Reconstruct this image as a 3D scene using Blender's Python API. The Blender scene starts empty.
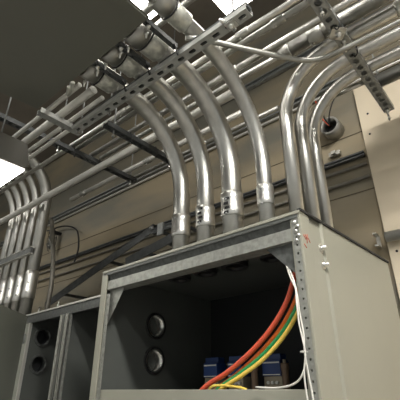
import bpy, bmesh, math, random
from mathutils import Vector, Matrix
random.seed(4)
S = bpy.context.scene
COL = S.collection
PI = math.pi

# ------------------------------------------------------------------ materials
def mat(name, col, rough=.5, metal=0., noise=0., scale=8., bump=0., emit=None, strength=0., col2=None, stretch=(1,1,1), rvar=0., spec=.5, detail=4):
    m = bpy.data.materials.new(name); m.use_nodes = True
    nt = m.node_tree; b = nt.nodes['Principled BSDF']
    b.inputs['Base Color'].default_value = (*col, 1)
    b.inputs['Roughness'].default_value = rough
    b.inputs['Metallic'].default_value = metal
    b.inputs['Specular IOR Level'].default_value = spec
    if noise or bump or col2 or rvar:
        tc = nt.nodes.new('ShaderNodeTexCoord'); mp = nt.nodes.new('ShaderNodeMapping')
        mp.inputs['Scale'].default_value = stretch
        nz = nt.nodes.new('ShaderNodeTexNoise'); nz.inputs['Scale'].default_value = scale; nz.inputs['Detail'].default_value = detail
        nt.links.new(tc.outputs['Object'], mp.inputs['Vector']); nt.links.new(mp.outputs['Vector'], nz.inputs['Vector'])
        if noise or col2:
            r = nt.nodes.new('ShaderNodeValToRGB')
            c2 = col2 or tuple(max(0, c*(1-noise)) for c in col)
            r.color_ramp.elements[0].position = .36; r.color_ramp.elements[1].position = .64
            r.color_ramp.elements[0].color = (*c2, 1); r.color_ramp.elements[1].color = (*col, 1)
            nt.links.new(nz.outputs['Fac'], r.inputs['Fac']); nt.links.new(r.outputs['Color'], b.inputs['Base Color'])
        if rvar:
            mr = nt.nodes.new('ShaderNodeMapRange')
            mr.inputs['To Min'].default_value = max(.02, rough-rvar); mr.inputs['To Max'].default_value = rough+rvar
            nt.links.new(nz.outputs['Fac'], mr.inputs['Value']); nt.links.new(mr.outputs['Result'], b.inputs['Roughness'])
        if bump:
            bp = nt.nodes.new('ShaderNodeBump'); bp.inputs['Strength'].default_value = bump; bp.inputs['Distance'].default_value = .004
            nt.links.new(nz.outputs['Fac'], bp.inputs['Height']); nt.links.new(bp.outputs['Normal'], b.inputs['Normal'])
    if emit:
        b.inputs['Emission Color'].default_value = (*emit, 1); b.inputs['Emission Strength'].default_value = strength
    return m

M = dict(
    strut_l=mat('pale_strut', (.46,.465,.44), .45, .3, noise=.15, scale=22),
    conduit=mat('conduit_steel', (.60,.59,.55), .36, 1, noise=.18, scale=5, rvar=.08, stretch=(3,3,1)),
    conduit_dull=mat('conduit_dull', (.47,.465,.43), .46, .95, noise=.2, scale=6, rvar=.08),
    bright=mat('bright_steel', (.80,.79,.75), .34, 1, noise=.06, scale=8),
    pale_pipe=mat('pale_conduit', (.66,.65,.60), .5, .55, noise=.12, scale=6),
    cast=mat('cast_coupling', (.68,.68,.61), .45, .7, noise=.3, scale=30, bump=.3),
    strut=mat('galvanised_strut', (.36,.37,.36), .45, .45, noise=.25, scale=22),
    strut_dark=mat('dark_strut', (.10,.105,.105), .5, .4, noise=.3, scale=20),
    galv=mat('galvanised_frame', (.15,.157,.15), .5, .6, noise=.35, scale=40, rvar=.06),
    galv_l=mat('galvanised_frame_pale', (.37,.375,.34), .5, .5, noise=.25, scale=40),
    paint=mat('cabinet_paint', (.335,.33,.27), .40, 0, noise=.05, scale=3, rvar=.05),
    paint_d=mat('door_paint', (.27,.28,.235), .45, 0, noise=.06, scale=3),
    inner=mat('shaded_interior_paint', (.10,.107,.098), .55, 0, noise=.15, scale=3),  # cabinet paint darkened, with the shade inside put into the colour
    inner_shade=mat('interior_shade', (.018,.02,.021), .6, 0),  # near black stands in for the shade deep inside the cabinets
    boxm=mat('pull_box_paint', (.145,.147,.12), .55, 0, noise=.08, scale=2),
    gasket=mat('black_gasket', (.02,.02,.02), .6),
    black=mat('black_plastic', (.015,.015,.015), .5),
    red=mat('red_insulation', (.62,.09,.04), .42),
    orange=mat('orange_insulation', (.95,.20,.02), .42),
    green=mat('green_insulation', (.01,.26,.07), .42),
    yellow=mat('yellow_insulation', (.80,.58,.10), .45),
    white=mat('white_insulation', (.72,.70,.64), .5),
    blue=mat('blue_plastic', (.012,.04,.15), .4),
    wlabel=mat('white_label', (.6,.6,.56), .5),
    brass=mat('brass_lug', (.30,.26,.19), .4, .3),
    brown=mat('brown_insulator', (.15,.10,.065), .5),
    greyflex=mat('grey_flexible', (.25,.235,.20), .5, .3, noise=.2),
    redmark=mat('red_marker', (.45,.10,.06), .7),
    board=mat('cream_board', (.74,.64,.48), .7, 0, noise=.06, scale=2),
    glass=mat('lamp_glass', (.75,.76,.72), .15, 0),
    lens=mat('lit_lens', (1,1,1), .5, emit=(1,.97,.9), strength=9),
    lens_fill=mat('lit_lens_fill', (1,1,1), .5, emit=(1,.97,.92), strength=34),  # for the unseen ceiling lights added to light the room
    lens_key=mat('lit_lens_key', (1,1,1), .5, emit=(1,.97,.92), strength=105),
    housing=mat('lamp_housing', (.20,.19,.17), .5, .1),
    floor=mat('concrete_floor', (.30,.29,.27), .6, noise=.3, scale=3),
    ceil=mat('ceiling_deck', (.20,.175,.14), .8, noise=.2, scale=3),
    wall=mat('tan_wall', (.32,.265,.175), .75, 0, scale=1.1, col2=(.19,.18,.145), stretch=(.6,1,2.2), bump=.1, detail=6),
    wallside=mat('side_wall', (.42,.40,.36), .8, noise=.1, scale=2),
    seam=mat('wall_seam', (.10,.08,.05), .8),
)
M['glass'].node_tree.nodes['Principled BSDF'].inputs['Transmission Weight'].default_value = .8

# ------------------------------------------------------------------ mesh helpers
class MB:
    def __init__(s): s.bm = bmesh.new()
    def box(s, a, b, mtx=None):
        x0,y0,z0 = a; x1,y1,z1 = b
        vs = [s.bm.verts.new(p) for p in ((x0,y0,z0),(x1,y0,z0),(x1,y1,z0),(x0,y1,z0),(x0,y0,z1),(x1,y0,z1),(x1,y1,z1),(x0,y1,z1))]
        for f in ((0,3,2,1),(4,5,6,7),(0,1,5,4),(1,2,6,5),(2,3,7,6),(3,0,4,7)): s.bm.faces.new([vs[i] for i in f])
        if mtx:
            for v in vs: v.co = mtx @ v.co
        return s
    def prism(s, poly, d):                       # polygon extruded by vector d
        d = Vector(d); a = [s.bm.verts.new(p) for p in poly]; b = [s.bm.verts.new(Vector(p)+d) for p in poly]
        s.bm.faces.new(a); s.bm.faces.new(b[::-1]); n = len(poly)
        for i in range(n): s.bm.faces.new((a[i], b[i], b[(i+1)%n], a[(i+1)%n]))
        return s
    def tube(s, pts, r, n=18, cap=True, inner=None):
        pts = [Vector(p) for p in pts]
        rs = r if isinstance(r, (list, tuple)) else [r]*len(pts)
        t0 = (pts[1]-pts[0]).normalized()
        u = t0.orthogonal().normalized(); rings = []; rin = []
        for i, p in enumerate(pts):
            if i == 0: t = t0
            elif i == len(pts)-1: t = (pts[i]-pts[i-1]).normalized()
            else: t = ((pts[i+1]-pts[i]).normalized()+(pts[i]-pts[i-1]).normalized()).normalized()
            u = (u-t*u.dot(t)).normalized(); w = t.cross(u)
            f = lambda rr: [s.bm.verts.new(p+(u*math.cos(2*PI*k/n)+w*math.sin(2*PI*k/n))*rr) for k in range(n)]
            rings.append(f(rs[i]))
            if inner: rin.append(f(inner))
        def skin(R, flip):
            for a, b in zip(R, R[1:]):
                for k in range(n):
                    q = (a[k], a[(k+1)%n], b[(k+1)%n], b[k]); fc = s.bm.faces.new(q[::-1] if flip else q); fc.smooth = True
        skin(rings, False)
        if inner:
            skin(rin, True)
            for A, B, fl in ((rings[0], rin[0], 0), (rings[-1], rin[-1], 1)):
                for k in range(n):
                    q = (A[k], B[k], B[(k+1)%n], A[(k+1)%n]); s.bm.faces.new(q[::-1] if fl else q)
        elif cap:
            s.bm.faces.new(rings[0][::-1]); s.bm.faces.new(rings[-1])
        return s
    def lathe(s, prof, base, axis=(0,0,1), n=24):  # prof: (radius, height) pairs
        ax = Vector(axis).normalized(); u = ax.orthogonal().normalized(); w = ax.cross(u); base = Vector(base); R = []
        for r, h in prof:
            R.append([s.bm.verts.new(base+ax*h+(u*math.cos(2*PI*k/n)+w*math.sin(2*PI*k/n))*max(r, 1e-4)) for k in range(n)])
        for a, b in zip(R, R[1:]):
            for k in range(n): s.bm.faces.new((a[k], a[(k+1)%n], b[(k+1)%n], b[k])).smooth = len(prof) > 3
        s.bm.faces.new(R[0][::-1]); s.bm.faces.new(R[-1]); return s
    def holed(s, L, W, T, pitch, sl, sw, mtx, off=None, n=20):
        # plate along +X (0..L), width along Y centred, thickness 0..T in Z, with stadium shaped holes
        cnt = max(1, int(L//pitch)); p = L/cnt
        def stad(k):
            a = 2*PI*k/n+PI/n; c, si = math.cos(a), math.sin(a); h = max(0, (sl-sw)/2)
            return (h*(1 if c > 0 else -1)+sw/2*c, sw/2*si)
        def rect(k):
            a = 2*PI*k/n+PI/n; c, si = math.cos(a), math.sin(a); m = max(abs(c), abs(si)); return (p/2*c/m, W/2*si/m)
        for i in range(cnt):
            cx = p*(i+.5)
            lay = []
            for z in (0, T):
                lay.append(([s.bm.verts.new(mtx @ Vector((cx+rect(k)[0], rect(k)[1], z))) for k in range(n)],
                            [s.bm.verts.new(mtx @ Vector((cx+stad(k)[0], stad(k)[1], z))) for k in range(n)]))
            for k in range(n):
                j = (k+1) % n
                s.bm.faces.new((lay[0][0][k], lay[0][1][k], lay[0][1][j], lay[0][0][j]))
                s.bm.faces.new((lay[1][0][k], lay[1][0][j], lay[1][1][j], lay[1][1][k]))
                s.bm.faces.new((lay[0][1][k], lay[1][1][k], lay[1][1][j], lay[0][1][j]))
                s.bm.faces.new((lay[0][0][k], lay[0][0][j], lay[1][0][j], lay[1][0][k]))
        return s
    def build(s, name, m, parent=None, origin=None, bevel=0, label=None):
        off = Vector(origin) if origin is not None else Vector((0,0,0))
        for v in s.bm.verts: v.co -= off
        bmesh.ops.recalc_face_normals(s.bm, faces=s.bm.faces)
        me = bpy.data.meshes.new(name); s.bm.to_mesh(me); s.bm.free(); me.materials.append(M[m])
        o = bpy.data.objects.new(name, me); COL.objects.link(o)
        if parent: o.parent = parent
        if origin is not None: o.location = off
        if bevel:
            b = o.modifiers.new('bevel', 'BEVEL'); b.width = bevel; b.segments = 2; b.limit_method = 'ANGLE'
        if label: o['label'] = label
        return o

class Part(MB):
    """mesh written in world coordinates, stored relative to its thing's empty"""
    def done(s, name, m, root, label=None, bevel=0, above=None):
        off = root.location
        for v in s.bm.verts: v.co -= off
        return s.build(name, m, above or root, bevel=bevel, label=label)

def tag(o, label, cat, group=None, kind=None):
    o['label'] = label; o['category'] = cat
    if group: o['group'] = group
    if kind: o['kind'] = kind
    return o
def thing(name, label, cat, loc, rz=0, group=None):
    o = bpy.data.objects.new(name, None); COL.objects.link(o); o.location = loc; o.rotation_euler = (0,0,rz)
    o.empty_display_size = .1
    return tag(o, label, cat, group)
def struct(name, mb, m):
    o = mb.build(name, m); o['kind'] = 'structure'; return o
def cut(o, cutters):
    """real holes: subtract closed meshes from a part"""
    for c in cutters:
        md = o.modifiers.new('hole', 'BOOLEAN'); md.operation = 'DIFFERENCE'; md.solver = 'EXACT'; md.object = c
    bpy.context.view_layer.update()
    ev = o.evaluated_get(bpy.context.evaluated_depsgraph_get()); me = bpy.data.meshes.new_from_object(ev)
    o.modifiers.clear(); o.data = me
    for c in cutters: bpy.data.objects.remove(c)
def spline(pts, k=8):
    P = [Vector(p) for p in pts]; P = [P[0]*2-P[1]]+P+[P[-1]*2-P[-2]]; out = []
    for i in range(1, len(P)-2):
        a, b, c, d = P[i-1:i+3]
        for j in range(k):
            t = j/k
            out.append(.5*((2*b)+(c-a)*t+(2*a-5*b+4*c-d)*t*t+(3*b-a-3*c+d)*t*t*t))
    out.append(P[-2]); return out
def arc(c, r, u, v, a0, a1, n=14):
    c, u, v = Vector(c), Vector(u), Vector(v)
    return [c+u*r*math.cos(a0+(a1-a0)*i/n)+v*r*math.sin(a0+(a1-a0)*i/n) for i in range(n+1)]

# ------------------------------------------------------------------ the room
struct('floor', MB().box((-11,-4,-.1),(5,3.1,0)), 'floor')
struct('ceiling', MB().box((-11,-4,5.6),(5,3.1,5.7)), 'ceil')
struct('wall_back', MB().box((-11,3.0,0),(5,3.1,5.6)), 'wall')
struct('wall_left', MB().box((-11.1,-4,0),(-11,3.1,5.6)), 'wallside')
w = MB()
for z in (2.95, 3.50): w.box((-11,2.996,z),(5,3.0,z+.008))
struct('trim_1', w, 'seam')

# cream plywood board screwed on the wall, right
b = thing('backing_board', 'pale cream plywood board fixed to the wall behind the cabinet', 'board', (-.73,2.97,1.6))
Part().box((-.735,2.955,0),(1.6,2.994,3.93)).done('board_panel', 'board', b, bevel=.003)
for p in ((-.68,3.42),(-.2,3.42),(-.68,2.4),(-.66,3.62)):
    Part().lathe([(.009,0),(.009,.004),(.004,.006),(.001,.006)], (p[0],2.955,p[1]), (0,-1,0), 12).done('screw_head', 'black', b)

# ------------------------------------------------------------------ conduits
def sleeve(root, a, b, r, name='coupling', m='bright', lab=None):
    a, b = Vector(a), Vector(b); d = (b-a).normalized(); L = (b-a).length
    prof = [(r*.9,0),(r,.006),(r,L*.3),(r*.985,L*.32),(r*.985,L*.68),(r,L*.7),(r,L-.006),(r*.9,L)]
    return Part().lathe(prof, a, d, 28).done(name, m, root, lab)

ORD = ['first', 'second', 'third', 'fourth']
KX = [-1.856, -1.62, -1.385, -1.125]
kl = ['thick steel conduit sweeping into cabinet top, leftmost of the big four', 'thick steel conduit with black print on its sleeve, second from left of the big four',
      'thickest looking steel conduit of the big four, its sleeve standing third from left', 'slimmer steel conduit passing beside the pull box, rightmost of the big four']
for i, x in enumerate(KX):
    r = (.062, .061, .068, .049)[i]; R = (.62, .62, .62, .66)[i]; zh = 3.455; yb = 1.935
    root = thing('electrical_conduit', kl[i], 'conduit', (x, yb, 2.25), 0, 'big conduits bending into the open cabinet')
    y_end = .93 if i < 3 else -.6
    pts = [(x,yb,2.19),(x,yb,zh-R)] + arc((x,yb-R,zh-R), R, (0,1,0), (0,0,1), 0, PI/2, 16)[1:] + [(x,y_end,zh)]
    Part().tube(pts, r, 28, inner=r*.9).done('pipe', 'conduit', root)
    sleeve(root, (x,yb,2.50+.01*i), (x,yb,2.67+.03*(i==2)), r*1.13)
    sleeve(root, (x,yb,2.28), (x,yb,2.40), r*1.06, 'connector')
    Part().tube([(x,yb,2.185),(x,yb,2.225)], r*1.25, 24, inner=r*.88).done('bushing', 'black', root)
    # black print on the side of the sleeve towards the camera
    if i in (1, 2):
        pm = Part()
        for q in range(4):
            a0 = -1.75+.12*(q%2)
            z0 = 2.53+.032*q; rr = r*1.13+.0015
            vs = [(x+rr*math.cos(a0+t*.16), yb+rr*math.sin(a0+t*.16)) for t in range(4)]
            for (xa,ya),(xb,yb_) in zip(vs, vs[1:]):
                pm.prism([(xa,ya,z0),(xb,yb_,z0),(xb,yb_,z0+.018),(xa,ya,z0+.018)], ((xa-x)*.02,(ya-yb)*.02,0))
        pm.done('printed_mark', 'black', root)
    elif i == 0:
        rr = r*1.13+.0015; pm = Part()
        vs = [(x+rr*math.cos(-1.95+t*.17), yb+rr*math.sin(-1.95+t*.17)) for t in range(5)]
        for (xa,ya),(xb,yb_) in zip(vs, vs[1:]):
            pm.prism([(xa,ya,2.52),(xb,yb_,2.52),(xb,yb_,2.645),(xa,ya,2.645)], ((xa-x)*.02,(ya-yb)*.02,0))
        pm.done('sticker', 'housing', root)
    # screws on the connectors
    for zz in (2.53, 2.63):
        a0 = -1.5; Part().lathe([(.008,0),(.008,.006),(.004,.008),(.001,.008)], (x+r*1.1*math.cos(a0), yb+r*1.1*math.sin(a0), zz), (math.cos(a0),math.sin(a0),0), 8).done('set_screw', 'strut', root)
    # threaded coupling and locking ring near the pull box
    y0 = .97 if i < 3 else .93
    Part().tube([(x,y0+.0,zh),(x,y0+.10,zh)], r*1.32, 24, inner=r*.98).done('box_connector', 'conduit_dull', root)
    Part().tube([(x,y0+.115,zh),(x,y0+.125,zh),(x,y0+.235,zh),(x,y0+.245,zh)], [r*1.15,r*1.27,r*1.27,r*1.15], 24).done('compression_nut', 'cast', root)
    Part().tube(arc((x,y0+.108,zh), r*1.37, (1,0,0), (0,0,1), 0, 2*PI, 28), .005, 8, cap=False).done('sealing_ring', 'black', root)
    if i < 3:
        for sx in (-1, 1):
            Part().lathe([(.011,0),(.011,.02),(.006,.022),(.006,.05),(.001,.052)], (x+sx*r*1.2, y0+.06, zh-r*.85), (0,0,-1), 6).done('clamp_screw', 'bright', root)

# dark channel pieces lying between the connectors, from the box to the trapeze strut
def channel(root, a, b, W=.041, H=.041, m='strut', hole=(.028,.014,.05), up=(0,0,1), back=True, name='channel'):
    """slotted strut from a to b; slots on the face opposite `up`"""
    a, b = Vector(a), Vector(b); X = (b-a).normalized(); Z = Vector(up); Z = (Z-X*Z.dot(X)).normalized(); Y = Z.cross(X); L = (b-a).length
    mt = Matrix(((X.x,Y.x,Z.x,a.x),(X.y,Y.y,Z.y,a.y),(X.z,Y.z,Z.z,a.z),(0,0,0,1)))
    p = Part()
    p.holed(L, W, .003, hole[2], hole[0], hole[1], mt)
    p.box((0,-W/2,.003),(L,-W/2+.003,H), mt); p.box((0,W/2-.003,.003),(L,W/2,H), mt)
    p.box((0,-W/2+.003,H-.004),(L,-W/2+.011,H), mt); p.box((0,W/2-.011,H-.004),(L,W/2-.003,H), mt)
    if back: p.box((0,-W/2+.003,H*.55),(L,W/2-.003,H*.55+.003), mt)  # web added to close the channel so its slots look dark
    return p.done(name, m, root)

# trapeze strut (double channel) carrying the four conduits: slots seen on its camera side
t = thing('trapeze_strut', 'long slotted steel strut running under the four big conduits', 'strut', (-1.6,1.26,3.36))
channel(t, (-2.38,1.262,3.322), (-.74,1.262,3.322), W=.066, H=.036, hole=(.048,.024,.091), m='strut_l', back=False)
Part().box((-2.38,1.236,3.3585),(-.74,1.288,3.384)).done('back_channel', 'strut_dark', t)  # dark tone paints the shade seen through the slots
def rod(root, x, y, z0, z1=5.6, r=.006):
    rd = Part().tube([(x,y,z0),(x,y,z1)], r, 8).done('threaded_rod', 'strut', root)
    for z in (z0+.015, z0+.10):
        Part().lathe([(.013,0),(.013,.014)], (x,y,z), (0,0,1), 6).done('nut', 'bright', root, above=None)
for x in (-2.36, -1.98, -.86): rod(t, x, 1.288, 3.29)
for x in (-.86,):
    Part().box((x-.03,1.235,3.315),(x+.03,1.29,3.3215)).done('square_washer', 'bright', t)
    Part().lathe([(.017,0),(.017,.014),(.008,.016),(.008,.03)], (x,1.262,3.315), (0,0,-1), 6).done('bolt', 'bright', t)
    Part().lathe([(.014,0),(.014,.014),(.007,.016),(.007,.03)], (x-.03,1.225,3.335), (0,-1,-.2), 6).done('bolt', 'bright', t)
bl = ['short dark strut between the first and second big conduit connectors', 'short dark strut between the second and third big conduit connectors', 'short dark strut between the third and fourth big conduit connectors']
for i in range(3):
    x = (KX[i]+KX[i+1])/2
    c = thing('support_strut', bl[i], 'strut', (x,.96,3.40), 0, 'short struts beside the pull box')
    channel(c, (x,.96,3.385), (x,1.225,3.385), W=.03, H=.035, m='strut_dark', hole=(.02,.01,.05))
    Part().lathe([(.014,0),(.014,.012),(.007,.013),(.007,.03)], (x,1.0,3.385), (0,0,-1), 6).done('bolt', 'bright', c)
    Part().tube(spline([(x+.02,1.19,3.385),(x+.03,1.2,3.34),(x+.035,1.21,3.30),(x+.03,1.22,3.33)],5), .005, 6).done('strap_clip', 'black', c)

# cross struts towards the wall
def cross(x, y0, y1, label, rods, m='strut_dark', z=3.48, W=.062, hole=(.036,.022,.062)):
    c = thing('cross_strut', label, 'strut', (x,y0,z), 0, 'struts crossing under the conduit rack')
    channel(c, (x,y0,z), (x,y1,z), W=W, H=.041, m=m, hole=hole)
    for y in rods: rod(c, x, y, z-.07)
    for y in rods[:1]:
        for dy in (.14, .42):
            Part().tube(spline([(x+.03,y+dy,z+.05),(x+.045,y+dy,z+.01),(x+.04,y+dy+.01,z-.03),(x+.02,y+dy+.02,z-.045),(x+.005,y+dy+.02,z-.02)],5), .0045, 6).done('strap_clip', 'black', c)
    return c
cross(-2.90, .55, 2.30, 'dark slotted strut crossing under the pale conduits, left of the two dark ones', (1.4, 2.24))
cross(-2.155, 1.38, 2.15, 'dark slotted strut reaching behind the leftmost big conduit', (1.46, 2.08), z=3.33)
c = cross(-2.415, .97, 1.33, 'short pale slotted strut end below the four pale conduits', (), m='strut_l', hole=(.016,.012,.06), z=3.342)
c = cross(-.475, 1.25, 2.84, 'strut with square slots crossing under the right-hand pipes, bolt at its end', (1.62,), m='strut', W=.078, hole=(.05,.036,.072))
rod(c, -.485, 2.81, 3.38)
Part().lathe([(.02,0),(.02,.016),(.01,.018),(.01,.045)], (-.485,2.81,3.478), (0,0,-1), 6).done('hanger_bolt', 'bright', c)
Part().prism([(-.475,1.78,3.468),(-.415,1.845,3.468),(-.475,1.91,3.468),(-.535,1.845,3.468)], (0,0,.008)).done('square_washer', 'bright', c)
Part().lathe([(.02,0),(.02,.016),(.01,.018),(.01,.035)], (-.47,1.845,3.466), (0,0,-1), 6).done('bolt', 'bright', c)
Part().lathe([(.014,0),(.014,.012),(.007,.013),(.007,.09)], (-.47,1.93,3.475), (0,0,-1), 6).done('bolt', 'bright', c)

# conduits of the rack: they run along the wall on the cross struts
ZR = 3.524
def straight(y, r, x0, x1, m, label, coup=(), z=None, group='conduits of the overhead rack'):
    z = (ZR+r) if z is None else z
    root = thing('rack_conduit', label, 'conduit', ((x0+x1)/2, y, z), 0, group)
    Part().tube([(x0,y,z),((x0+x1)/2,y,z),(x1,y,z)], r, 16).done('pipe', m, root)
    for cx in coup:
        Part().tube([(cx,y,z),(cx+.008,y,z),(cx+.09,y,z),(cx+.098,y,z)], [r*1.05,r*1.25,r*1.25,r*1.05], 16).done('coupling', 'conduit_dull', root)
        Part().lathe([(.006,0),(.006,.008)], (cx+.03,y,z-r*1.2), (0,0,-1), 6).done('set_screw', 'bright', root)
    return root
ZP = 3.385
straight(1.03, .018, -5.5, -1.99, 'pale_pipe', 'pale thin conduit nearest the pull box of the four parallel ones', (), ZP+.018)
straight(1.13, .030, -5.5, -1.97, 'pale_pipe', 'pale thicker conduit, second from the pull box of the four parallel ones', (), ZP+.03)
straight(1.215, .018, -5.5, -1.98, 'pale_pipe', 'pale conduit, third from the pull box of the four parallel ones', (), ZP+.018)
straight(1.275, .018, -5.5, -1.98, 'pale_pipe', 'pale conduit, farthest from the pull box of the four parallel ones', (), ZP+.018)
straight(1.52, .021, -6.5, 2.0, 'conduit', 'thin steel conduit of the rack, running just behind the trapeze strut', (-1.0, -2.2))
straight(1.585, .021, -2.9, 2.0, 'conduit_dull', 'dull thin conduit of the rack, second behind the trapeze strut', (-.78,))
straight(1.742, .024, -2.9, 2.0, 'conduit', 'bright thin conduit of the rack before the thick pipe', (-1.25,))
rt_ = straight(1.855, .048, -.80, 2.0, 'conduit', 'thick steel pipe crossing over the square-slotted strut, thinner left of its reducer', (-.66,))
Part().tube([(-2.9,1.855,ZR+.048),(-2,1.855,ZR+.048),(-.8,1.855,ZR+.048)], .020, 14).done('thin_pipe', 'conduit_dull', rt_)
Part().tube([(-.90,1.855,ZR+.048),(-.80,1.855,ZR+.048),(-.79,1.855,ZR+.048)], [.022,.052,.052], 18).done('reducer', 'conduit_dull', rt_)
straight(2.165, .026, -3.9, -1.3, 'pale_pipe', 'pale thin conduit behind the larger pale bent one, with a coupling', (-3.7, -2.6))
straight(2.56, .052, -.47, 2.0, 'conduit_dull', 'dull thick pipe nearest the wall above the cream board')
straight(2.46, .018, -.86, -.46, 'conduit', 'slim conduit ending left of the square-slotted strut near the wall')
straight(2.30, .020, -2.9, -1.15, 'conduit_dull', 'dull thin conduit passing over the far ends of the dark struts', (-2.0,))
for y, r, x, z in ((1.20,.03,-.9,3.95),(1.36,.026,-.9,3.98)):
    straight(y, r, -1.9+(y-1.2), -.45, 'conduit_dull', ('dull conduit high above the rightmost big conduit, nearer one' if y < 1.3 else 'dull conduit high above the rightmost big conduit, farther one'), (), z)

# big pale conduit whose left end bends down beside the left group
root = thing('bent_conduit', 'pale steel conduit along the rack whose left end bends down', 'conduit', (-5.2,2.0,3.2))
y, r, z = 1.80, .034, 3.41
pts = [(-5.35,y,2.2),(-5.35,y,z-.4)] + arc((-4.95,y,z-.4), .4, (-1,0,0), (0,0,1), 0, PI/2, 12)[1:] + [(-3,y,z),(-1.19,y,z)]
Part().tube(pts, r, 18).done('pipe', 'pale_pipe', root)

# three conduits coming up from the cabinet and turning along the wall
rl = ['steel conduit rising from the cabinet and turning right, nearest of the three', 'steel conduit rising from the cabinet and turning right, middle of the three', 'steel conduit rising from the cabinet and turning right, nearest the wall of the three']
for i, (x, y) in enumerate(((-.955,2.0),(-.94,2.19),(-.93,2.36))):
    r = .044; z = ZR+r; R = .42
    root = thing('electrical_conduit', rl[i], 'conduit', (x,y,2.25), 0, 'conduits turning from the cabinet along the wall')
    pts = [(x,y,2.19),(x,y,z-R)] + arc((x+R,y,z-R), R, (-1,0,0), (0,0,1), 0, PI/2, 16)[1:] + [(0,y,z),(2,y,z)]
    Part().tube(pts, r, 24, inner=r*.9).done('pipe', 'conduit', root)
    Part().tube([(x,y,2.185),(x,y,2.225)], r*1.25, 24, inner=r*.88).done('bushing', 'black', root)
    if i == 0:
        Part().tube([(-.16,y,z),(-.15,y,z),(-.04,y,z),(-.03,y,z)], [r*1.05,r*1.2,r*1.2,r*1.05], 20).done('coupling', 'cast', root)
        for q in range(3): Part().lathe([(.012,0),(.012,.014),(.004,.016)], (-.14+.05*q,y-.03,z-r*1.0), (0,-.5,-1), 6).done('set_screw', 'bright', root)

# thin conduit below the rack with two soft bends
root = thing('bent_conduit', 'thin grey conduit slanting below the rack then curving to the right', 'conduit', (-.7,1.9,3.4))
Part().tube(spline([(-1.16,1.21,3.40),(-1.083,1.301,3.40),(-.95,1.50,3.40),(-.80,1.72,3.40),(-.715,1.83,3.40),(-.62,1.895,3.40),(-.48,1.915,3.40),(-.15,1.93,3.40),(.4,1.94,3.40),(1.9,1.94,3.40)], 8), .017, 16).done('pipe', 'conduit_dull', root)

# left hand group of conduits
LX = [-4.07, -4.30, -4.50, -4.70, -4.88]
ll = ['thick conduit of the left group, rightmost and closest to the main cabinet', 'conduit second from right in the left group', 'conduit in the middle of the left group', 'conduit second from left in the left group', 'conduit leftmost in the left group at the picture edge']
for i, x in enumerate(LX):
    r = .062 if i == 0 else .05; y = 1.945; R = .55; zh = 4.02
    root = thing('electrical_conduit', ll[i], 'conduit', (x,y,2.17), 0, 'left conduits above the door')
    pts = [(x,y,2.12),(x,y,zh-R)] + arc((x,y-R,zh-R), R, (0,1,0), (0,0,1), 0, PI/2, 14)[1:] + [(x,.2,zh)]
    Part().tube(pts, r, 22).done('pipe', 'conduit' if i else 'conduit_dull', root)
    sleeve(root, (x,y,2.36), (x,y,2.66), r*1.12)
    for q in range(2):
        Part().lathe([(.009,0),(.009,.008),(.002,.009)], (x+r*.8,y-r*.85,2.42+.1*q), (.7,-.7,0), 6).done('set_screw', 'strut', root)
root = thing('bracket_strut', 'grey strut clamped across the front of the left conduits', 'strut', (-4.5,1.85,2.85))
channel(root, (-5.6,1.845,2.86), (-4.0,1.845,2.86), W=.06, H=.03, m='strut', up=(0,1,0), hole=(.01,.006,.3))
Part().box((-5.6,1.838,2.82),(-4.0,1.872,2.828)).box((-5.6,1.838,2.892),(-4.0,1.872,2.90)).done('edge_flange', 'pale_pipe', root)

# flexible grey conduit right of the left group
root = thing('flexible_conduit', 'grey brown flexible conduit curving down right of the left conduits', 'conduit', (-4.1,2.2,2.2))
Part().tube(spline([(-4.66,2.3,3.55),(-4.45,2.25,3.45),(-4.30,2.2,3.25),(-4.20,2.2,3.0),(-4.12,2.2,2.7),(-4.10,2.2,2.45),(-4.12,2.2,2.17)], 8), .026, 12).done('hose', 'greyflex', root)

# ------------------------------------------------------------------ struts and conduits on the wall
def wallrun(z, r, label, kind, x0=-10, x1=4.5, m='conduit_dull'):
    if kind == 'c':
        o = thing('wall_conduit', label, 'conduit', (-3,2.995-r,z), 0, 'runs fixed along the back wall')
        Part().tube([(x0,2.99-r,z),(-3,2.99-r,z),(x1,2.99-r,z)], r, 12).done('pipe', m, o)
    else:
        o = thing('wall_strut', label, 'strut', (-3,2.99,z), 0, 'runs fixed along the back wall')
        Part().box((x0,2.95,z-r),(x1,2.99,z-r+.006)).box((x0,2.95,z+r-.006),(x1,2.99,z+r)).box((x0,2.984,z-r+.006),(x1,2.99,z+r-.006)).box((x0,2.95,z-r+.006),(x1,2.953,z-r+.016)).box((x0,2.95,z+r-.016),(x1,2.953,z+r-.006)).done('channel', m, o)
    return o
wallrun(4.10, .035, 'grey strut on the wall just above the slim wall conduit', 's', m='strut')
wallrun(4.02, .016, 'slim pale conduit under the upper grey wall strut', 'c', m='pale_pipe')
wallrun(3.27, .022, 'dark strut on the wall level with the brace ends', 's', x1=-.76, m='strut_dark')
wallrun(3.18, .014, 'slim brownish conduit on the wall under the dark strut', 'c', x1=-.76, m='greyflex')
wallrun(3.06, .014, 'lowest slim conduit on the wall left of the cream board', 'c', x1=-.76, m='greyflex')
wallrun(4.62, .040, 'grey strut high on the wall behind the rack', 's', m='strut')
wallrun(5.44, .03, 'dull conduit tight under the ceiling on the back wall', 'c', m='conduit_dull')

# conduit and strut end on the board at the right edge
root = thing('wall_conduit', 'short bright conduit on the cream board at the right edge', 'conduit', (-.3,2.92,2.51))
Part().tube([(-.72,2.905,2.50),(.2,2.905,2.50),(1.4,2.905,2.50)], .038, 16).done('pipe', 'pale_pipe', root)
Part().box((-.80,2.875,2.44),(-.775,2.955,2.452)).box((-.80,2.875,2.532),(-.775,2.955,2.544)).box((-.80,2.943,2.452),(-.775,2.955,2.532)).done('strut_end', 'bright', root)

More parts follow.
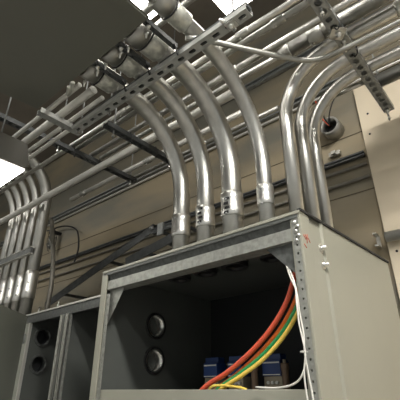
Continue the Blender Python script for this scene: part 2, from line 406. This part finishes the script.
# round junction box with loose wires
root = thing('junction_box', 'open round metal junction box on the wall with loose wires', 'junction box', (-1.0,2.95,3.62))
Part().tube([(-.97,2.995,3.60),(-.97,2.86,3.60)], .085, 24, inner=.07).done('box_body', 'conduit_dull', root)
Part().lathe([(.07,0),(.07,.003)], (-.97,2.975,3.60), (0,-1,0), 24).done('box_back', 'black', root)
Part().lathe([(.08,0),(.085,.006),(.085,.012),(.03,.02)], (-1.06,2.83,3.60), (-.85,-.6,.1), 24).done('cover', 'housing', root)
for k, (m_, dx) in enumerate((('red', .0), ('black', .05), ('black', .16))):
    Part().tube(spline([(-.98,2.9,3.62),(-1.02+dx*.5,2.84,3.70),(-1.02+dx,2.80,3.80),(-1.04+dx*1.6,2.82,3.88-.12*dx)],6), .006, 6).done('wire', m_, root)
root = thing('pipe_clamp', 'small metal clamp on the wall below the junction box', 'clamp', (-1.0,2.97,3.35))
Part().box((-1.05,2.955,3.345),(-.95,2.99,3.385)).box((-1.02,2.93,3.35),(-.98,2.955,3.38)).done('clamp_body', 'conduit_dull', root, bevel=.003)

# caged wall lamp with its cord
root = thing('wall_lamp', 'small caged jar lamp hanging on the wall left of the brace', 'lamp', (-5.53,2.9,3.55))
lx, ly = -5.55, 2.86
Part().lathe([(.045,0),(.06,.01),(.06,.05),(.03,.07)], (lx,ly,3.72), (0,0,1), 16).done('socket_cap', 'black', root)
Part().lathe([(.015,0),(.045,.03),(.05,.12),(.045,.23),(.04,.24)], (lx,ly,3.47), (0,0,1), 16).done('glass_jar', 'glass', root)
cg = Part()
for k in range(6):
    a = k*PI/3; cg.tube([(lx+.062*math.cos(a),ly+.062*math.sin(a),z) for z in (3.72,3.55)]+[(lx+.03*math.cos(a),ly+.03*math.sin(a),3.44)], .005, 6)
for z in (3.66, 3.55): cg.tube(arc((lx,ly,z), .062, (1,0,0),(0,1,0),0,2*PI,16), .005, 6, cap=False)
cg.done('wire_cage', 'black', root)
Part().box((lx-.03,ly,3.74),(lx+.03,2.99,3.78)).done('mounting_arm', 'black', root)
root = thing('hanging_cable', 'thin dark cable arching from the wall lamp to the brace', 'cable', (-5.2,2.9,3.7))
Part().tube(spline([(-6.0,2.93,3.92),(-5.75,2.93,3.86),(-5.5,2.9,3.84),(-5.2,2.9,3.78),(-4.95,2.9,3.66),(-4.82,2.88,3.50),(-4.78,2.88,3.30),(-4.80,2.86,3.12)],8), .012, 8).done('cable', 'black', root)

# sloping braces between cabinets and wall
root = thing('angle_brace', 'long dark angle iron brace sloping up behind the left cabinet', 'brace', (-3.6,2.7,2.2))
def slope_bar(a, b, w, d):
    a, b = Vector(a), Vector(b); X = (b-a).normalized(); n = Vector((0,1,0)); up = n.cross(X).normalized()*-1
    return [a-up*w/2, b-up*w/2, b+up*w/2, a+up*w/2]
q = slope_bar((-4.96,2.62,2.50),(-2.92,2.62,3.07), .095, .01)
Part().prism(q, (0,.008,0)).prism([q[2], q[3], q[3]+Vector((0,.06,0)), q[2]+Vector((0,.06,0))], (0,0,-.008)).done('angle_bar', 'strut_dark', root)
for x, z in ((-4.6,2.60),(-3.7,2.85)): Part().box((x,2.63,z-.015),(x+.03,2.994,z+.015)).done('wall_arm', 'strut_dark', root)
Part().lathe([(.025,0),(.025,.02),(.012,.022),(.012,.04)], (-2.93,2.615,3.06), (0,-1,0), 6).done('bolt', 'strut', root)
root = thing('angle_brace', 'short dark brace end sloping just left of the first big conduit', 'brace', (-2.7,2.7,2.5))
q = slope_bar((-3.35,2.62,2.77),(-2.55,2.62,2.90), .10, .01)
Part().prism(q, (0,.01,0)).done('angle_bar', 'strut_dark', root)
for x in (-3.1, -2.7): Part().box((x,2.63,2.82),(x+.03,2.99,2.85)).done('wall_arm', 'strut_dark', root)
root = thing('wall_bracket', 'small horizontal bracket joining the brace top to the wall', 'bracket', (-2.7,2.8,3.0))
Part().box((-2.92,2.60,2.99),(-2.40,2.64,3.03)).box((-2.92,2.60,3.035),(-2.40,2.64,3.045)).done('bracket_bar', 'strut_dark', root)
Part().box((-2.82,2.58,2.94),(-2.74,2.60,3.07)).done('plate', 'strut', root)
for x in (-2.86, -2.55): Part().box((x,2.64,3.0),(x+.03,2.985,3.03)).done('wall_arm', 'strut_dark', root)

# ------------------------------------------------------------------ pull box above
root = thing('pull_box', 'large dark grey sheet metal box overhead at upper left', 'box', (-1.8,.3,3.36))
pb = Part(); lo = [(-2.40,.95,3.36),(-1.19,.955,3.36),(-1.19,-1.0,3.36),(-2.62,-1.0,3.36)]; hi = [(-2.40,.92,3.55),(-1.33,.905,3.55),(-1.33,-1.0,3.55),(-2.62,-1.0,3.55)]
va = [pb.bm.verts.new(q) for q in lo]; vb = [pb.bm.verts.new(q) for q in hi]
pb.bm.faces.new(va); pb.bm.faces.new(vb[::-1])
for k in range(4): pb.bm.faces.new((va[k], vb[k], vb[(k+1)%4], va[(k+1)%4]))
pb.done('box_body', 'boxm', root, bevel=.003)
for hx, hy in ((-2.3,.8),(-1.42,.8),(-2.3,-.8),(-1.42,-.8)): Part().tube([(hx,hy,3.54),(hx,hy,5.6)], .006, 8).done('hanger_rod', 'strut', root)
Part().box((-1.26,-.98,3.348),(-1.2,.94,3.359)).done('bottom_flange', 'boxm', root)
for q in range(2):
    Part().lathe([(.016,0),(.016,.05),(.012,.06),(.012,.07)], (-2.06+.045*q,.99,3.40+.012*q), (-.5,.3,-.2), 10).done('fitting', 'cast', root)

# ------------------------------------------------------------------ open cabinet, right
CR = (-.73,1.548,0); A = math.radians(-2.0)
cab = thing('switchgear_cabinet', 'large open beige metal electrical cabinet with coloured cables inside', 'cabinet', CR, A)
H = 2.25; W = 1.55; D = 1.14
def cp(mb, name, m, bevel=0, label=None, parent=cab): return mb.build(name, m, parent, bevel=bevel, label=label)
# right side: flat post flank, two pressed steps, long panel
def flank(y0, y1, x, z0=0, z1=H):
    return MB().box((x-.006,y0,z0),(x,y1,z1))
cp(MB().box((-.006,0,0),(0,.088,H)), 'side_flange', 'paint', .002)
cp(MB().prism([(-.006,.088,0),(0,.088,0),(-.006,.094,0),(-.006,.20,0),(.004,.212,0),(.004,.222,0),(-.012,.222,0),(-.012,.088,0)], (0,0,H)), 'side_rib', 'paint', .001)
cp(MB().box((-.010,.222,0),(0,D,H)), 'side_panel', 'paint', .002)
cp(MB().box((-.012,.0,H),(.008,D+.004,H+.012)), 'side_gasket', 'gasket')
for z in (2.115, 2.032):
    bo = cp(MB().lathe([(.015,0),(.015,.010),(.008,.011),(.008,.028),(.006,.03)], (-.006,.19,z), (1,0,0), 6), 'bolt', 'bright')
    MB().lathe([(.022,0),(.022,.003)], (-.006,.19,z), (1,0,0), 18).build('washer', 'bright', bo)
rm = MB()
for p, q in (((.015,2.135),(.035,2.115)),((.03,2.14),(.045,2.12)),((.05,2.145),(.04,2.10)),((.012,2.09),(.03,2.075)),((.055,2.13),(.07,2.11))):
    rm.tube([(.0008,p[0],p[1]),(.0008,q[0],q[1])], .0022, 6)
cp(rm, 'pencil_marks', 'redmark')
# top plate with real conduit holes, back and bottom
top = cp(MB().box((-W,0,H-.03),(-.006,D,H)), 'top_panel', 'inner')
def tocab(x, y):
    v = Matrix.Rotation(-A, 3, 'Z') @ Vector((x-CR[0], y-CR[1], 0)); return v.x, v.y
cs = []
for x, y, r in [(x,1.935,(.066,.066,.073,.053)[i]) for i, x in enumerate(KX)]+[(-.955,2.0,.047),(-.94,2.19,.047),(-.93,2.36,.047)]:
    lx_, ly_ = tocab(x, y); c = MB().tube([(lx_,ly_,H-.2),(lx_,ly_,H+.2)], r, 24).build('cutter', 'black', cab); cs.append(c)
cut(top, cs)
cp(MB().box((-W,D-.006,0),(-.006,D,H-.03)), 'back_panel', 'inner_shade')
cp(MB().box((-W,.06,.02),(-.01,D-.01,.03)), 'bottom_panel', 'inner')
# left wall with holes and nipples
lw = cp(MB().box((-W+.0,.03,.03),(-W+.008,D-.01,H-.03)), 'side_wall', 'inner')
holes = [(.495,1.935),(.495,1.694)]
cut(lw, [MB().tube([(-W-.1,y,z),(-W+.1,y,z)], .082, 32).build('cutter', 'black', cab) for y, z in holes])
for y, z in holes:
    n = cp(MB().tube([(-W-.115,y,z),(-W+.02,y,z)], .082, 32, inner=.072), 'conduit_nipple', 'bright')
    MB().tube([(-W+.004,y,z),(-W+.022,y,z)], .096, 32, inner=.08).build('lock_ring', 'gasket', n)
    cp(MB().tube([(-W-.118,y,z),(-W-.112,y,z)], .082, 32), 'nipple_shade', 'inner_shade')  # dark disc painting the shade down the open nipple
# front frame: left post, right post, header, bottom rail
cp(MB().box((-W-.012,-.0,0),(-W+.045,.012,H)).box((-W-.012,.012,0),(-W-.004,.06,H)), 'corner_post', 'paint', .002)
mt = Matrix(((0,1,0,-W+.064),(0,0,1,.012),(1,0,0,.03),(0,0,0,1)))
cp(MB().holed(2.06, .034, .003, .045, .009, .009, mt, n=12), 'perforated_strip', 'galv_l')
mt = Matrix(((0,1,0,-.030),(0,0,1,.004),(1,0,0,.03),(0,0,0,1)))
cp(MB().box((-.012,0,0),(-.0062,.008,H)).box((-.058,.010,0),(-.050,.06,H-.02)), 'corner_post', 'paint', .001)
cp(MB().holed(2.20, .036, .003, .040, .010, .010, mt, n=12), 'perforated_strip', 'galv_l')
cp(MB().box((-W-.012,-.004,H-.012),(.002,.05,H+.004)), 'top_lip', 'paint', .002)
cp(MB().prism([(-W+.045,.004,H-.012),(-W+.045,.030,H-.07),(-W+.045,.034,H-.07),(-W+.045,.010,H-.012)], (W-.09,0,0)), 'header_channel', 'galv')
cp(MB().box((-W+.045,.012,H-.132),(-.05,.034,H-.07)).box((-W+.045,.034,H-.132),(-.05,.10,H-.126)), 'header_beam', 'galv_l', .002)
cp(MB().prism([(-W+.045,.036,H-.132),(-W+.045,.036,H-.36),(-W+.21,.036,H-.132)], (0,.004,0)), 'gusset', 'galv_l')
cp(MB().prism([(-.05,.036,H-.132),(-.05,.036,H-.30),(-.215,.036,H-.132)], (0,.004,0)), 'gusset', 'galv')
for x in (-.03,):
    for q in range(5):
        cp(MB().lathe([(.009,0),(.009,.006),(.004,.009)], (x+.012*(q%2),.004,H-.05-.022*q), (0,-1,0), 8), 'rivet', 'bright')
cp(MB().box((-W+.045,.02,1.40),(-.05,.05,1.503)).box((-W+.045,.05,1.495),(-.05,.09,1.503)), 'bottom_rail', 'paint', .003)
# faint inner ledge near the back, equipment shelf
cp(MB().box((-W+.01,.45,1.38),(-.01,D-.01,1.40)), 'equipment_shelf', 'inner_shade')

# terminal blocks inside (rest on the shelf)
tl = ['blue terminal block in the cabinet, leftmost under the red cable end', 'blue terminal block in the cabinet, middle one behind the red cable', 'blue terminal block in the cabinet, rightmost between two brown posts']
for i, (x, w_) in enumerate(((-1.80,.115),(-1.60,.11),(-1.33,.125))):
    y = 2.20; root = thing('terminal_block', tl[i], 'terminal block', (x,y,1.40), 0, 'terminal blocks on the cabinet shelf')
    Part().box((x-w_/2,y,1.40),(x+w_/2,y+.09,1.58)).done('block_base', 'brass', root, bevel=.004)
    Part().box((x-w_/2,y-.012,1.575),(x+w_/2,y+.09,1.665)).done('blue_body', 'blue', root, bevel=.004)
    Part().box((x-w_/2+.005,y-.014,1.645),(x+w_/2-.005,y-.012,1.653)).done('white_stripe', 'wlabel', root)
    Part().box((x-w_/2+.005,y-.014,1.580),(x+w_/2-.005,y-.012,1.585)).done('white_stripe', 'wlabel', root)
    Part().box((x-w_/2-.01,y+.02,1.665),(x+w_/2-.012,y+.09,1.70)).done('upper_cap', 'blue', root, bevel=.003)
    for s_ in (-.03,.0,.03): Part().lathe([(.009,0),(.009,.012)], (x+s_,y,1.54), (0,-1,0), 10).done('lug_screw', 'wlabel', root)
for i, (x, lab) in enumerate(((-1.425,'brown insulating post left of the rightmost blue block'),(-1.215,'brown insulating post right of the rightmost blue block'))):
    root = thing('insulator_post', lab, 'insulator', (x,2.15,1.40), 0, 'brown posts in the cabinet')
    Part().lathe([(.024,0),(.024,.02),(.020,.03),(.020,.20),(.024,.21),(.024,.24)], (x,2.15,1.40), (0,0,1), 16).done('post_body', 'brown', root)
    Part().lathe([(.01,0),(.01,.02)], (x,2.15,1.64), (0,0,1), 6).done('post_bolt', 'brass', root)

# coloured cables: hang from the top right corner to behind the bottom rail
MEAN = [(-.825,1.82,2.19),(-.824,1.705,2.03),(-.838,1.69,1.948),(-.879,1.685,1.85),(-.968,1.685,1.74),(-1.09,1.685,1.643),(-1.23,1.685,1.566),(-1.36,1.687,1.502),(-1.45,1.69,1.41),(-1.48,1.70,1.2)]
def cable(name, m, label, pts, r, grp='thick coloured cables'):
    if len(pts) == 10 and grp == 'thick coloured cables':      # the four lie close together
        pts = [tuple(c+(q-c)*(.74 if k != 1 else 1) for k, (q, c) in enumerate(zip(a, b_))) for a, b_ in zip(pts, MEAN)]
        r *= .86
        if m == 'green': pts = [(a[0]+.002, a[1]-.006, a[2]+.0) for a in pts]; r *= 1.12
    o = MB().tube(spline(pts, 9), r, 14).build(name, m, origin=pts[0]); tag(o, label, 'cable', grp); return o
cable('power_cable', 'red', 'thick red cable curving down left inside the open cabinet', [(-.86,1.80,2.20),(-.854,1.705,2.063),(-.881,1.69,1.976),(-.929,1.68,1.872),(-1.022,1.68,1.767),(-1.149,1.68,1.667),(-1.293,1.68,1.581),(-1.43,1.675,1.518),(-1.52,1.68,1.43),(-1.56,1.69,1.2)], .0145)
cable('power_cable', 'orange', 'orange cable hugging the underside of the red one', [(-.84,1.86,2.20),(-.838,1.745,2.056),(-.85,1.722,1.968),(-.895,1.712,1.868),(-.985,1.712,1.758),(-1.115,1.712,1.654),(-1.25,1.712,1.565),(-1.38,1.712,1.495),(-1.46,1.715,1.41),(-1.50,1.72,1.2)], .014)
cable('power_cable', 'green', 'green cable between the orange and yellow ones', [(-.81,1.84,2.20),(-.808,1.72,2.03),(-.82,1.70,1.94),(-.862,1.69,1.838),(-.952,1.69,1.732),(-1.075,1.69,1.636),(-1.20,1.69,1.566),(-1.34,1.69,1.497),(-1.43,1.69,1.41),(-1.45,1.7,1.2)], .0125)
cable('power_cable', 'yellow', 'yellow cable, lowest of the curving bundle', [(-.785,1.80,2.15),(-.79,1.69,1.985),(-.80,1.675,1.91),(-.83,1.665,1.822),(-.915,1.66,1.715),(-1.035,1.66,1.622),(-1.165,1.66,1.555),(-1.29,1.662,1.497),(-1.39,1.665,1.41),(-1.41,1.67,1.2)], .0115)
cable('control_wire', 'yellow', 'loose yellow wire lying along the bottom rail', [(-1.40,1.67,1.47),(-1.348,1.645,1.513),(-1.291,1.64,1.521),(-1.214,1.64,1.516),(-1.14,1.64,1.502),(-1.08,1.65,1.44)], .006, 'thin loose wires')
cable('control_wire', 'white', 'long thin white wire hanging down the right cabinet post', [(-.877,1.63,2.091),(-.851,1.6,2.03),(-.816,1.56,1.958),(-.777,1.53,1.877),(-.769,1.522,1.791),(-.762,1.522,1.70),(-.766,1.522,1.636),(-.76,1.522,1.553),(-.752,1.522,1.46),(-.75,1.52,1.3)], .0036, 'thin loose wires')
cable('control_wire', 'white', 'second thin white wire twisted beside the first, kinked at a tie', [(-.838,1.60,2.008),(-.785,1.54,1.909),(-.773,1.513,1.832),(-.770,1.510,1.739),(-.757,1.508,1.636),(-.773,1.514,1.564),(-.776,1.518,1.508),(-.772,1.52,1.42),(-.775,1.52,1.3)], .0036, 'thin loose wires')
cable('control_wire', 'white', 'thin white wire looping left over the bottom rail', [(-.772,1.512,1.57),(-.79,1.515,1.545),(-.82,1.522,1.525),(-.87,1.535,1.513),(-.94,1.548,1.508),(-1.03,1.56,1.512)], .004, 'thin loose wires')
MB_tie = MB().tube(arc((-.766,1.516,1.636), .012, (1,0,0),(0,1,0),0,2*PI,12), .004, 6, cap=False); tag(MB_tie.build('cable_tie', 'wlabel', origin=(-.766,1.516,1.636)), 'small white tie binding the white wires at the right post', 'cable tie')

# ------------------------------------------------------------------ lower cabinet, left
CL = (-3.985,1.93,0); B = math.radians(-3)
c2 = thing('switchgear_cabinet', 'dark open metal cabinet left of the large one, with striped centre post', 'cabinet', CL, B)
H2 = 2.17; W2 = 1.66; D2 = 1.0
def c2p(mb, name, m, bevel=0, label=None): return mb.build(name, m, c2, bevel=bevel, label=label)
c2p(MB().box((0,-.01,H2),(W2,.03,H2+.016)), 'top_lip', 'pale_pipe', .002)
c2p(MB().box((.0,.0,H2-.075),(W2,.03,H2)), 'header_beam', 'galv')
c2p(MB().box((0,.03,H2-.02),(W2,D2,H2)), 'top_panel', 'inner')
c2p(MB().box((.105,-.006,0),(.128,.02,H2-.075)), 'corner_post', 'pale_pipe', .001)
c2p(MB().box((0,.0,0),(.105,.02,H2-.075)), 'front_stile', 'paint_d')
lw = c2p(MB().box((.120,.02,.02),(.130,D2-.01,H2-.02)), 'side_wall', 'inner')
hs = [(.145,1.975),(.145,1.727)]
cut(lw, [MB().tube([(0,y,z),(.3,y,z)], .075, 32).build('cutter', 'black', c2) for y, z in hs])
for y, z in hs:
    c2p(MB().tube([(.04,y,z),(.145,y,z)], .092, 32, inner=.070), 'conduit_nipple', 'galv')
    c2p(MB().tube([(.032,y,z),(.038,y,z)], .092, 32), 'nipple_shade', 'inner_shade')  # dark disc in place of the shade inside the nipple
c2p(MB().box((0,D2-.01,0),(W2,D2,H2-.02)), 'back_panel', 'inner_shade')
c2p(MB().box((W2-.012,.03,0),(W2,D2-.01,H2-.02)), 'side_wall', 'inner')
c2p(MB().box((.86,.03,0),(.87,D2-.01,H2-.02)), 'partition', 'inner')
for x, m_ in ((.775,'galv_l'),(.825,'galv'),(.875,'galv_l')):
    c2p(MB().box((x-.02,-.008-(.01 if m_ == 'galv_l' else 0),0),(x+.022,.02,H2-.075)), 'centre_post', m_, .004)
for x in (.757, .80, .85, .896): c2p(MB().box((x-.003,-.024,0),(x+.003,-.008,H2-.075)), 'post_rib', 'bright')
c2p(MB().box((.128,.0,.9),(W2,.03,.98)), 'bottom_rail', 'paint_d', .002)
for x in (.24,.62): c2p(MB().lathe([(.012,0),(.012,.02),(.006,.022),(.006,.05)], (x,.01,H2+.016), (0,0,1), 6), 'bolt', 'bright')
# neighbour carrying the left conduits, and its door swung open
c3 = thing('switchgear_cabinet', 'closed grey cabinet under the left conduits, mostly hidden by the open door', 'cabinet', (-6.3,2.05,0), B)
MB().box((0,.05,0),(2.29,.95,2.13)).build('cabinet_body', 'inner', c3, bevel=.003)
MB().box((0,.0,2.07),(2.29,.05,2.13)).build('header_beam', 'galv', c3)
dr = thing('cabinet_door', 'grey green cabinet door swung open at the lower left', 'door', (-3.86,1.88,0))
d0, d1 = Vector((-3.86,1.88,0)), Vector((-2.98,.84,0)); dd = (d1-d0).normalized(); nn = Vector((dd.y,-dd.x,0))
def door_box(a, b, z0, z1, t0, t1):
    p = [d0+dd*a+nn*t0, d0+dd*b+nn*t0, d0+dd*b+nn*t1, d0+dd*a+nn*t1]
    return Part().prism([(v.x,v.y,z0) for v in p], (0,0,z1-z0))
door_box(0, 1.3, .1, 2.155, 0, .022).done('door_panel', 'paint_d', dr, bevel=.002)
door_box(.0, .02, .1, 2.155, .022, .03).done('edge_flange', 'paint_d', dr)
for z in (.4, 1.2, 1.9):
    Part().tube([(d0.x-.005,d0.y+.01,z),(d0.x-.005,d0.y+.01,z+.09)], .009, 10).done('hinge', 'strut', dr)

# ------------------------------------------------------------------ lamps
def fixture(label, x0, x1, y0, y1, z, m='lens', h=.09, flare=.02, hang=True, rz=0):
    cx, cy = (x0+x1)/2, (y0+y1)/2
    r = thing('strip_light', label, 'light', (cx,cy,z), rz, 'fluorescent lights of the room')
    a, b = x0-cx, x1-cx; c, d = y0-cy, y1-cy
    p = MB().prism([(a,c,-.005),(a,c-flare,.03),(a,c+.02,h),(a,d-.02,h),(a,d+flare,.03),(a,d,-.005)], (b-a,0,0)); p.build('lamp_housing', 'housing', r, bevel=.012)
    MB().box((a+.01,c+.005,-.02),(b-.01,d-.005,-.006)).build('diffuser', m, r)
    if hang:
        for x in (a+.15*(b-a), b-.15*(b-a)): MB().tube([(x,0,h),(x,0,5.6-z)], .006, 8).build('hanger_rod', 'strut', r)
    return r
fixture('bright strip light with grey housing at the left picture edge', -4.0, -2.47, .71, .99, 2.9, h=.2)
fixture('glowing light seen just above the slotted trapeze strut', -1.19, -.90, 1.36, 1.70, 4.07, 'lens')
fixture('glowing light peeping past the pull box corner at the top', -1.95, -1.49, 1.0, 1.33, 4.07, 'lens')
for i, (x0, x1, y) in enumerate(((.1,1.9,.2),(-2.6,-.8,-1.3),(.6,2.4,-1.6),(-6.2,-4.4,.0))):
    fixture(['ceiling strip light to the right of the pull box, above the viewer','unseen strip light added behind the viewer on the left','unseen strip light added behind the viewer on the right','unseen strip light added over the far left cabinets'][i], x0, x1, y-.15, y+.15, 4.6, 'lens_key' if i == 0 else 'lens_fill')  # all after the key lamp are unseen, added to light the room

# ------------------------------------------------------------------ world, camera, colour
wd = bpy.data.worlds.new('World'); S.world = wd; wd.use_nodes = True
bg = wd.node_tree.nodes['Background']; bg.inputs['Color'].default_value = (.74,.75,.71,1); bg.inputs['Strength'].default_value = .42
cam = bpy.data.cameras.new('camera'); co = bpy.data.objects.new('camera', cam); COL.objects.link(co)
cam.sensor_width = 36; cam.lens = 36*390/400; cam.clip_start = .05
co.location = (0,0,1.5); co.rotation_euler = (math.radians(116), 0, math.radians(40.8)); S.camera = co
S.view_settings.view_transform = 'Standard'; S.view_settings.look = 'None'
S.view_settings.gamma = 1; S.view_settings.exposure = 0.42; S.view_settings.use_curve_mapping = False
